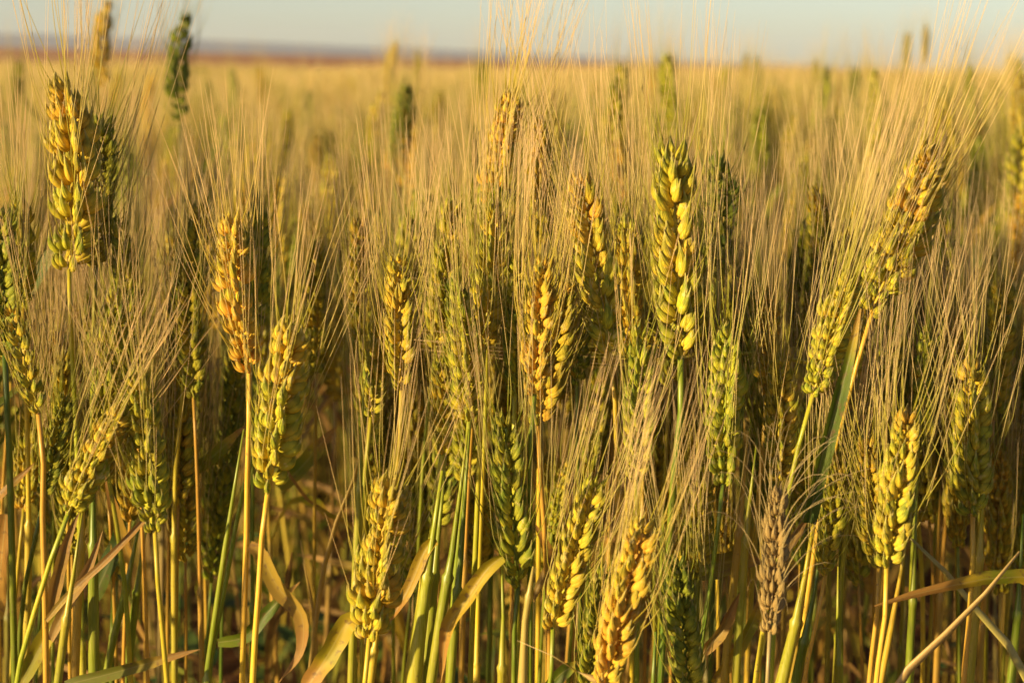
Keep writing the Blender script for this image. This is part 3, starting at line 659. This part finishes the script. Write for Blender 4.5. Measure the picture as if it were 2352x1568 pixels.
# an ear lying level behind the row, and a loose floret caught at the bottom edge
def lying_ear(label, tip, base, y, ripe, awn, tone):
    rnd = random.Random(11); Tp, B = at(*tip, y), at(*base, y)
    P = [B, B + Vector((.05, .01, -.004)), B + Vector((.11, .03, -.05)), B + Vector((.14, .05, -.30))]
    P = rooted(P, rnd); root = P[-1].copy(); root.z = 0
    e = bpy.data.objects.new('wheat_plant', None); COL.objects.link(e); e.location = root; tag(e, label, 'wheat plant')
    mb = MB(); stem_tube(mb, [p - root for p in P], rnd, .0012, .0016, .3); mb.obj('stem', STEM, e, color=(ripe, tone, 0, 1))
    fr, L, sc = ear_frames(B, Tp, 0.4, 0, None, rnd)
    mb = MB(); mb.tube([f[0] - root for f in fr], .0009, 6); ear = mb.obj('ear', STEM, e, color=(ripe, tone, 0, 1))
    for (o, X, Y, Z, s, tg, t) in fr:
        M = Matrix(((X.x * s, Y.x * s, Z.x * s, 0), (X.y * s, Y.y * s, Z.y * s, 0), (X.z * s, Y.z * s, Z.z * s, 0), (0, 0, 0, 1))); M.translation = o - root
        inst('spikelet', rnd.choice(SPK), ear, M, (ripe, tone, 0, 1))
    mb = MB(); add_awns(mb, [[q - root for q in p] for p in awn_paths(fr, L, sc, rnd, awn, .10, (0, 0, .02), 2, 9)], .00027, 3, rnd)
    a = mb.obj('awns', AWN, ear, color=(ripe, tone, 0, 1)); a['kind'] = 'stuff'
lying_ear('ear lying level behind the upright ones, its beards pointing left', (1265, 772), (1628, 812), .90, .55, .12, .85)
rootp = at(1345, 1552, .70)
mbf = MB(); husk(mbf, (0, 0, 0), (-.93, -.05, .42), (0, -1, .2), .0125, .0017, .0017)
e = bpy.data.objects.new('loose_floret', None); COL.objects.link(e); e.location = at(1384, 1566, .705); tag(e, 'loose cream husk with one long beard caught at the foot of the big orange ear', 'wheat husk')
mbf.obj('husk', HUSK, e, color=(.9, 1, .75, 1))
tipf = Vector((-.93, -.05, .42)).normalized() * .0122
mb = MB(); mb.tube([tipf, tipf + Vector((-.011, 0, .007)), tipf + Vector((-.026, 0, .0135))], [.0003, .0002, .00008], 4); mb.obj('awn', AWN, e, color=(.9, .8, .3, 1))

MARKS = [(245, 110, 'tall orange ear against the sky'), (414, 160, 'lone dark green ear on the horizon'), (153, 400, 'bright golden ear at upper left'),
 (230, 440, 'dark shaded ear at upper left'), (50, 570, 'slender ear at the left edge'), (55, 830, 'bent ear at the left edge'), (225, 1050, 'tilted golden ear'),
 (335, 1050, 'grey-green rough ear'), (447, 600, 'yellow-green braided ear'), (550, 670, 'orange ear left of centre'), (642, 920, 'large pale golden ear'),
 (716, 290, 'dark green ear in the crowd'), (944, 365, 'blurred orange braided ear'), (864, 320, 'blurred ear left of the orange braid'), (918, 740, 'orange-crowned golden ear'),
 (795, 700, 'blurred dark ear in the gap'), (1155, 340, 'tall pale centre ear'), (1242, 410, 'bristly yellow centre ear'), (1064, 790, 'tapering yellow-green ear'),
 (1240, 760, 'big orange braided ear'), (1362, 600, 'braided ear leaning left'), (1444, 640, 'bristly yellow-orange ear'), (1552, 570, 'biggest green-gold ear'),
 (1652, 490, 'blue-green shaded ear'), (1666, 930, 'pale green rough ear'), (1765, 780, 'orange-brown ear in straw beards'), (1790, 960, 'golden ear over the withered one'),
 (2080, 520, 'large leaning golden ear'), (1912, 765, 'lower leaning yellow ear'), (2062, 1120, 'large golden ear low right'), (2233, 1000, 'straight ear on the orange stem'),
 (1910, 1180, 'slim ear on the crooked stem'), (1778, 1280, 'withered grey ear'), (1320, 1270, 'low leaning braided ear'), (1435, 1380, 'big bright orange bottom ear'),
 (1172, 1140, 'long dark green low ear'), (874, 1275, 'wide rough orange-green ear'), (1538, 165, 'thin ear tip on the horizon'), (1856, 415, 'blurred olive ear at the right'),
 (2100, 120, 'two small ears against the sky'), (2288, 285, 'bright yellow ear at the right'), (2335, 440, 'olive ear at the right edge'), (2320, 630, 'dull ear at the right edge')]
def near_mark(p):
    q = ROT.transposed() @ (Vector(p) - Vector((0, 0, CAM_Z))); px, py = 1176 + FPX * q.x / -q.z, 784 - FPX * q.y / -q.z
    mx, my, nm = min(MARKS, key=lambda m: (m[0] - px) ** 2 + ((m[1] - py) * .8) ** 2)
    dx, dy = px - mx, py - my
    return (('above left of', 'above right of')[dx > 0] if dy < -60 else (('left of', 'right of')[dx > 0] if dy < 60 else ('below left of', 'below right of')[dx > 0])) + ' the ' + nm
# ------------------------------------------------------------------ low plants and litter on the soil
def weed(label, x, y, h, ripe, n, seed, tone=.4, group=None, z0=None):
    rnd = random.Random(seed)
    e = bpy.data.objects.new('weed_plant', None); COL.objects.link(e); e.location = (x, y, gz(x, y) - .004); tag(e, label, 'weed', group)
    mb = MB()
    tops = []
    for k in range(3):
        a = rnd.uniform(0, 6.28); P = [Vector((0, 0, 0)), Vector((math.cos(a) * .02, math.sin(a) * .02, h * .5)), Vector((math.cos(a) * .045, math.sin(a) * .045, h * rnd.uniform(.85, 1.05)))]
        pts = spline(P, 8); mb.tube(pts, [.0014 * (1 - .6 * i / 7) for i in range(8)], 5, u=0, v0=0, v1=h); tops.append(pts)
    mb.obj('stem', STEM, e, color=(.1, .3, 0, 1))
    for i in range(n):
        p = rnd.choice(tops)[rnd.randint(2, 7)]; a = rnd.uniform(0, 6.28); L = rnd.uniform(.022, .045)
        d = Vector((math.cos(a), math.sin(a), rnd.uniform(.1, 1.0))).normalized()
        lb = MB(); sd = d.cross(Vector((0, 0, 1))).normalized(); up = sd.cross(d)
        V = []; U = []
        for q in range(6):
            t = q / 5; wv = L * .26 * math.sin(math.pi * min(1, .06 + t * .97) ** .8) + .0008
            c = p + d * (L * t) - up * (-.2 * L * t * (1 - t) + L * .15 * t * t)
            for s_ in (-1, 0, 1): V.append(c + sd * (s_ * wv) + up * (abs(s_) * wv * .35)); U.append(((s_ + 1) / 2, t))
        F = [(r * 3 + k, r * 3 + k + 1, r * 3 + k + 4, r * 3 + k + 3) for r in range(5) for k in range(2)]
        lb.add(V, F, U); lb.obj('leaf', WEED, e, color=(max(0, min(1, ripe + rnd.gauss(0, .1))), tone, 0, 1))
    return e
p = at(1243, 1500, .86); weed('bright yellow-green weed lit by the sun at the bottom, left of the loose husk', p.x, p.y, p.z + .012, .95, 18, 4)
p = at(1100, 1470, 1.25); weed('dark grey-green broadleaf weed in the shade at the bottom centre', p.x, p.y, p.z + .02, .02, 26, 5)
p = at(1075, 1530, 1.05); weed('small yellow-leaved weed at the bottom, left of centre', p.x, p.y, p.z + .01, .9, 10, 9)
p = at(402, 1310, 1.45); weed('dark leafed weed standing in the gap at the lower left', p.x, p.y, p.z + .02, .0, 22, 6)
rw = random.Random(50)
for i in range(26):
    y = rw.uniform(1.1, 2.7); x = rw.uniform(-.34, .34) * y
    weed('dark green weed low on soil ' + near_mark((x, y, .15)), x, y, rw.uniform(.10, .34), rw.uniform(0, .35), 14, 100 + i, group='weeds on the soil between the stems')
mb = MB(); rs = random.Random(21)
for i in range(2600):
    y = rs.uniform(.5, 4.5); x = rs.uniform(-.55, .55) * (y + .5); a = rs.uniform(0, 6.28); L = rs.uniform(.02, .16)
    z = gz(x, y) + rs.uniform(.002, .02); d = Vector((math.cos(a), math.sin(a), rs.uniform(-.1, .35))) * L
    mb.tube([Vector((x, y, z)), Vector((x, y, z)) + d * .5 + Vector((0, 0, rs.uniform(0, .012))), Vector((x, y, z)) + d], rs.uniform(.0008, .0018), 4, u=rs.random(), v0=0, v1=L)
tag(mb.obj('straw_litter', STEM, None, color=(1, .1, .5, 1)), kind='stuff')

# ------------------------------------------------------------------ blurred plants behind the row: shared meshes, one object each
def low_ear(rnd, L=.092, yaw=0, lean=(0, 0)):
    """joined ear + stem meshes of a plant 'z metres tall' are built with the ear's foot at the origin"""
    mb = MB(); tip = Vector((lean[0] * L, lean[1] * L, L))
    fr, L2, sc = ear_frames((0, 0, 0), tip, yaw, rnd.uniform(-.2, .2), 19, rnd)
    mb.tube([f[0] for f in fr], .0009, 4)
    for (o, X, Y, Z, s, tg, t) in fr:
        sp = rnd.choice(SPK_L); k = s * 1.12
        mb.add([o + X * (v[0] * k) + Y * (v[1] * k) + Z * (v[2] * s) for v in sp.V], sp.F, sp.U)
    ab = MB(); add_awns(ab, awn_paths(fr, L2, sc, rnd, rnd.uniform(.085, .11), rnd.uniform(.12, .26), (rnd.uniform(-.03, .06), 0, 0), 2, 5), .00027, 3, rnd)
    return mb, ab
VAR = []
rv = random.Random(99)
for k in range(10):
    VAR.append(low_ear(rv, rv.uniform(.08, .10), rv.uniform(0, 3.14), (rv.uniform(-.18, .22), rv.uniform(-.15, .15))))
STM = []
for k in range(8):                                                  # stems one metre long, hanging from the ear's foot
    b = MB(); bx, by = rv.uniform(-.07, .07), rv.uniform(-.05, .05)
    P = [Vector((0, 0, 0)), Vector((bx * .1, by * .1, -.12)), Vector((bx * .5, by * .5, -.4)), Vector((bx, by, -.74))]
    stem_tube(b, P, rv, .00125, .0018, rv.uniform(.1, .28), 6, 12); STM.append((b, P))
LFV = []
for k in range(8):
    b = MB(); a = rv.uniform(0, 6.28); l = rv.uniform(.08, .18); dr = rv.uniform(-.9, .8)
    d = Vector((math.cos(a), math.sin(a) * .6, 0)); P = [Vector((0, 0, 0)), d * l * .3 + Vector((0, 0, l * .45)), d * l * .7 + Vector((0, 0, l * (.5 + dr * .2))), d * l + Vector((0, 0, l * (.45 + dr * .7)))]
    leaf_mesh(b, P, rv.uniform(.005, .0085), rv, rv.uniform(-2.2, 2.2), .4, 9, face=(0.1, -1, .4)); LFV.append(b)
for k in range(3): VAR.append(low_ear(rv, .092, (.1, .5, 1.2)[k], ((-.03, .02, .05)[k], 0)))
EARM = [as_mesh(a, 'ear', HUSK) for a, b in VAR]; AWNM = [as_mesh(b, 'awns', AWN) for a, b in VAR]
STMM = [as_mesh(b, 'stem', STEM) for b, P in STM]; LFM = [as_mesh(b, 'leaf', LEAF) for b in LFV]

def mid_plant(foot, ripe, tone, label, group, rnd, scale=1.0, rot=None, dead=0, xy=1.18, dry=0, var=None, leafs=None, sripe=None):
    """foot: world position of the ear's foot"""
    foot = Vector(foot); rot = rnd.uniform(0, 6.28) if rot is None else rot
    e = bpy.data.objects.new('wheat_plant', None); COL.objects.link(e)
    k = rnd.randrange(8); P = STM[k][1]; zs = foot.z / .74
    e.location = (foot.x, foot.y, 0); tag(e, label, 'wheat plant', group)
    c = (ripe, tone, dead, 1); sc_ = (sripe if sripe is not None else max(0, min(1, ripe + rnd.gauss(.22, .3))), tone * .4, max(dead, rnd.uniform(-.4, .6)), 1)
    Rz = Matrix.Rotation(rot, 4, 'Z')
    M = Matrix.Translation((0, 0, foot.z)) @ Rz @ Matrix.Diagonal((1, 1, zs, 1))
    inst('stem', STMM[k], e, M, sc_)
    v = rnd.randrange(10) if var is None else var
    Me = Matrix.Translation((0, 0, foot.z)) @ Rz @ Matrix.Diagonal((scale * xy, scale * xy, scale, 1))
    ear = inst('ear', EARM[v], e, Me, c)
    a = inst('awns', AWNM[v], ear, None, c); a['kind'] = 'stuff'
    for q in range(dry + rnd.choice((1, 1, 2, 3)) if leafs is None else leafs):
        z = rnd.uniform(.25, .9) * foot.z; t = (foot.z - z) / foot.z
        inst('leaf', LFM[rnd.randrange(8)], e, Matrix.Translation((0, 0, z)) @ Matrix.Rotation(rnd.uniform(0, 6.28), 4, 'Z'),
             (max(0, min(1, rnd.gauss(.6, .3))) if q >= dry else 1.0, rnd.random() * (.8 if q >= dry else .45), .4 * (z < .4 or q < dry) * rnd.random(), 1))
    return e
# the blurred ears that stand out: ear foot and height of the ear in photo pixels give place and distance
rm = random.Random(5)
NAMED = [
 ((238, 195), 170, .78, .7, 'tall blurred orange-gold ear against the sky at the upper left'),
 ((414, 275), 215, .05, .1, 'tall blurred dark green ear rising alone above the horizon at the upper left'),
 ((944, 470), 205, .85, .85, 'blurred orange braided ear standing clear left of centre'),
 ((864, 400), 170, .60, .6, 'blurred golden ear just left of the orange braided one'),
 ((716, 350), 125, .08, .1, 'blurred dark green ear left of the centre, upper half'),
 ((620, 255), 60, .45, .9, 'small far yellow ear above the orange front ear'),
 ((1012, 335), 110, .60, .5, 'blurred ear between the orange braided one and the tall pale centre ear'),
 ((345, 490), 160, .95, .8, 'blurred bright orange ear at the left, behind the crossing beards'),
 ((388, 665), 140, .9, .75, 'second blurred orange ear, lower, left of the yellow-green braided ear'),
 ((138, 745), 160, .80, .6, 'blurred orange ear under the bright golden twin pair at the left'),
 ((795, 790), 175, .08, .1, 'blurred dark green ear on a thin stem in the gap left of centre'),
 ((1655, 290), 120, .45, .8, 'blurred yellow ear above the blue-green shaded one'),
 ((1538, 205), 80, .55, .4, 'blurred thin ear tip poking above the horizon right of centre'),
 ((1716, 640), 120, .75, .6, 'blurred golden ear between the biggest ear and the orange-brown ear'),
 ((1856, 510), 190, .50, .5, 'blurred olive ear left of the large leaning ear'),
 ((1936, 420), 100, .55, .6, 'blurred yellow-tipped ear close left of the large leaning ear'),
 ((2082, 170), 90, .55, .45, 'left one of two small far ears against the sky at the right'),
 ((2120, 150), 88, .62, .45, 'right one of two small far ears against the sky at the right'),
 ((2288, 350), 130, .40, .85, 'blurred bright yellow ear near the right edge'),
 ((2340, 560), 240, .42, .45, 'big blurred olive ear cut by the right edge'),
 ((2020, 425), 50, .55, .9, 'tiny far yellow ear head left of the large leaning ear'),
 ((1110, 265), 110, .40, .4, 'blurred ear at the horizon just left of the tall pale centre ear'),
 ((110, 500), 120, .45, .5, 'blurred yellow-green ear between the left edge and the golden twin pair'),
 ((1712, 215), 85, .55, .35, 'blurred ear breaking the horizon right of the yellow blurred ear'),
 ((1868, 232), 90, .45, .45, 'small blurred ear on the horizon above the olive ear at the right'),
 ((2328, 262), 115, .45, .55, 'blurred ear breaking the horizon close to the right edge'),
 ((898, 240), 125, .62, .6, 'tall pale blurred ear reaching the horizon left of centre'),
 ((958, 225), 100, .5, .55, 'blurred ear on the horizon above the orange braided ear'),
 ((1990, 235), 80, .6, .6, 'small golden ear on the horizon left of the two small ears'),
 ((2320, 720), 180, .40, .3, 'blurred dull green ear low at the right edge'),
]
for (bx, by), hp, ripe, tone, lab in NAMED:
    y = max(1.02, .092 * FPX / hp * (1.0 if hp > 100 else .92)); y = min(y, 4.6)
    mid_plant(at(bx, by, y), ripe, tone, lab, None, rm, var=10 + rm.randrange(3), rot=rm.uniform(-.4, .4), leafs=0, scale=1.12 if hp > 100 else .95, xy=1.1 if hp > 100 else .85)
# a second rank close behind the sharp one
r2 = random.Random(77); taken = []
for i in range(2500):
    if len(taken) >= 84: break
    px = r2.uniform(20, 2340) if i % 3 else r2.uniform(900, 2300); top = r2.uniform(400, 1050); y = r2.uniform(.88, 1.0)
    if 590 < px < 830 and top > 620: continue
    if any(abs(px - a) < 24 and abs(top - b) < 110 for a, b in taken): continue
    if any(abs(px - m[0]) < 26 and abs(top + 150 - m[1]) < 110 for m in MARKS): continue
    taken.append((px, top)); ripe = max(.12, min(.95, r2.gauss(.46, .15))); k = 'green' if ripe < .36 else ('orange' if ripe > .7 else 'golden')
    ln = r2.uniform(300, 380) * .85 / y; lean = r2.uniform(-28, 40)
    wh = near_mark(at(px, top + ln / 2, y))
    hero(f'{k} ear slightly out of focus {wh}', (px + lean, top), (px, top + ln), y, ripe, yaw=r2.uniform(0, 1.5), tone=r2.uniform(.2, .65),
         stem=[(px - lean * .5, top + ln + 150), (px - lean, top + ln + 420)], awn=.085, spread=.16, sr=.8, width=.92, group='slightly blurred wheat plants of the second rank', sripe=r2.choice((.1, .3, .5, .85, 1.0)))
# the crowd behind: 260 plants, nearest first
def rise(x, y): return (.045 if y > 1.6 else .015) * max(0, min(1, (x / y + .06) * 5))
cand = []
ring = [(1.05, 1.5, 38), (1.5, 2.1, 64), (2.1, 2.75, 28)]
for y0, y1, cnt in ring:
    placed = []
    tries = 0
    while len(placed) < cnt and tries < 6000:
        tries += 1
        y = math.sqrt(rm.uniform(y0 * y0, y1 * y1)); x = rm.uniform(-.325, .325) * y
        if all((x - a) ** 2 + (y - b) ** 2 > .0012 for a, b in placed): placed.append((x, y))
    cand += placed
for x, y in cand:
    z = rm.gauss(.60, .03) + rise(x, y) - (.06 if y < 1.4 and rm.random() < .5 else 0) + (.06 if rm.random() < .10 and y > 1.7 else 0)
    ripe = max(.02, min(1, rm.gauss(.46, .24))); tone = max(0, min(1, rm.gauss(.5, .25)))
    kind = 'green' if ripe < .36 else ('orange' if ripe > .7 else 'golden')
    where = near_mark((x, y, z + .045))
    far = 'close' if y < 1.6 else ('small' if y > 2.2 else 'distant')
    adj = {'close': 'blurred', 'distant': 'smaller blurred', 'small': 'small faint'}[far]
    mid_plant((x, y, z), ripe, tone, f'{adj} {kind} wheat plant {where}', 'blurred wheat plants behind the front row', rm, rm.uniform(.9, 1.08), dry=3 if y < 1.5 else (2 if y < 1.9 else 0))

# ------------------------------------------------------------------ the rest of the field as scattered copies
lib = bpy.data.collections.new('wheat_clumps')
def lib_obj(name, parts):
    """parts: list of (MB, material); joined to one mesh with several material slots"""
    V = []; F = []; U = []; mi = []; mats = []
    for mb, mt in parts:
        if mt not in mats: mats.append(mt)
        n = len(V); V += mb.V; U += mb.U; F += [tuple(i + n for i in f) for f in mb.F]; mi += [mats.index(mt)] * len(mb.F)
    me = bpy.data.meshes.new(name); me.from_pydata(V, [], F)
    l = me.uv_layers.new(name='uv'); idx = np.empty(len(me.loops), dtype=np.int32); me.loops.foreach_get('vertex_index', idx)
    l.data.foreach_set('uv', np.asarray(U, dtype=np.float32)[idx].ravel())
    for mt in mats: me.materials.append(mt)
    me.polygons.foreach_set('material_index', mi); me.polygons.foreach_set('use_smooth', [True] * len(mi))
    o = bpy.data.objects.new(name, me); lib.objects.link(o); return o
def xf(mb, M):
    r = MB(); r.V = [tuple(M @ Vector(v)) for v in mb.V]; r.F = mb.F; r.U = mb.U; return r
for k in range(10):                                                 # single plants
    z = rv.uniform(.55, .625); parts = []
    M = Matrix.Translation((0, 0, z))
    s = STM[k % 8][0]; parts.append((xf(s, M @ Matrix.Diagonal((1, 1, z / .74, 1))), STEMF))
    parts.append((xf(VAR[k][0], M), HUSKF)); parts.append((xf(VAR[k][1], M), AWNF))
    for q in range(2): parts.append((xf(LFV[rv.randrange(8)], Matrix.Translation((0, 0, rv.uniform(.2, .6))) @ Matrix.Rotation(rv.uniform(0, 6.28), 4, 'Z')), LEAFF))
    lib_obj('a_plant_%02d' % k, parts)
def scatter(name, pts, first, count, smin=.93, smax=1.07, tiltr=.07):
    me = bpy.data.meshes.new(name); me.from_pydata([tuple(p) for p in pts], [], [])
    n = len(pts); rg = np.random.RandomState(len(pts))
    a = me.attributes.new('rot', 'FLOAT_VECTOR', 'POINT')
    rot = np.stack([rg.normal(0, tiltr, n), rg.normal(0, tiltr, n), rg.uniform(0, 6.28, n)], 1).astype(np.float32); a.data.foreach_set('vector', rot.ravel())
    a = me.attributes.new('scl', 'FLOAT', 'POINT'); a.data.foreach_set('value', rg.uniform(smin, smax, n).astype(np.float32))
    a = me.attributes.new('pick', 'INT', 'POINT'); a.data.foreach_set('value', (first + rg.randint(0, count, n)).astype(np.int32))
    o = bpy.data.objects.new(name, me); COL.objects.link(o); o['kind'] = 'stuff'
    g = bpy.data.node_groups.new(name, 'GeometryNodeTree')
    g.interface.new_socket('Geometry', in_out='INPUT', socket_type='NodeSocketGeometry'); g.interface.new_socket('Geometry', in_out='OUTPUT', socket_type='NodeSocketGeometry')
    gi = g.nodes.new('NodeGroupInput'); go = g.nodes.new('NodeGroupOutput'); ip = g.nodes.new('GeometryNodeInstanceOnPoints')
    ci = g.nodes.new('GeometryNodeCollectionInfo'); ci.inputs['Collection'].default_value = lib; ci.inputs['Separate Children'].default_value = True; ci.inputs['Reset Children'].default_value = True
    def attr(nm, ty):
        x = g.nodes.new('GeometryNodeInputNamedAttribute'); x.data_type = ty; x.inputs['Name'].default_value = nm; return x.outputs[0]
    L = g.links.new
    L(gi.outputs[0], ip.inputs['Points']); L(ci.outputs[0], ip.inputs['Instance']); ip.inputs['Pick Instance'].default_value = True
    L(attr('pick', 'INT'), ip.inputs['Instance Index']); L(attr('rot', 'FLOAT_VECTOR'), ip.inputs['Rotation'])
    L(attr('scl', 'FLOAT'), ip.inputs['Scale']); L(ip.outputs[0], go.inputs[0])
    o.modifiers.new('scatter', 'NODES').node_group = g
    return o
# clumps of many plants for the distance
rc = random.Random(44)
for k in range(5):
    parts = []
    for q in range(16):
        v = rc.randrange(10); x, y = rc.uniform(-.16, .16), rc.uniform(-.16, .16); z = rc.gauss(.59, .025)
        M = Matrix.Translation((x, y, z)) @ Matrix.Rotation(rc.uniform(0, 6.28), 4, 'Z')
        parts.append((xf(VAR[v][0], M), HUSKF)); parts.append((xf(VAR[v][1], M), AWNF))
        parts.append((xf(STM[q % 8][0], M @ Matrix.Diagonal((1, 1, z / .74, 1))), STEMF))
        if q % 2: parts.append((xf(LFV[rc.randrange(8)], Matrix.Translation((x, y, rc.uniform(.3, .6)))), LEAFF))
    lib_obj('b_clump_%02d' % k, parts)
def area(y0, y1, dens, half, skip=None, jit=.0):
    n = int((y1 ** 2 - y0 ** 2) * half * dens); P = []
    for i in range(n):
        y = math.sqrt(rc.uniform(y0 * y0, y1 * y1)); x = rc.uniform(-half, half) * y
        if skip and skip(x, y): continue
        P.append((x, y, rc.uniform(-.045, .02) + (rise(x, y) if y < 17 else 0) + (.05 if rc.random() < .06 else 0)))
    return P
P = area(2.7, 6.0, 240, .48) + area(1.5, 2.1, 55, .33) + area(2.1, 2.75, 160, .33)
P += [p for p in area(1.0, 2.75, 190, .75, skip=lambda x, y: abs(x) < .335 * y)]
P += [p for p in area(.70, 1.0, 170, 1.2, skip=lambda x, y: abs(x) < .42 * y)]
scatter('wheat_crowd', P, 0, 10)
P = area(6.0, 17.0, 15, .46); scatter('wheat_field', P, 10, 5, .9, 1.08, .04)
P = area(17.0, 60.0, 4.2, .45); scatter('distant_wheat_field', P, 10, 5, 1.0, 1.15, .03)
def cz(x, y): return .70 + .04 * mnoise.noise(Vector((x * 1.3, y * 1.3, 0))) + .03 * mnoise.noise(Vector((x * .2, y * .2, 4)))
CN = mat_simple('far_wheat_canopy', [(0.3, (0.40, 0.29, 0.08)), (0.6, (0.56, 0.41, 0.14)), (0.8, (0.62, 0.47, 0.20))], 3.0)
o = sheet('far_wheat_canopy', span(-260, 420, 300), span(45, 262, 180), cz, CN, 'stuff')
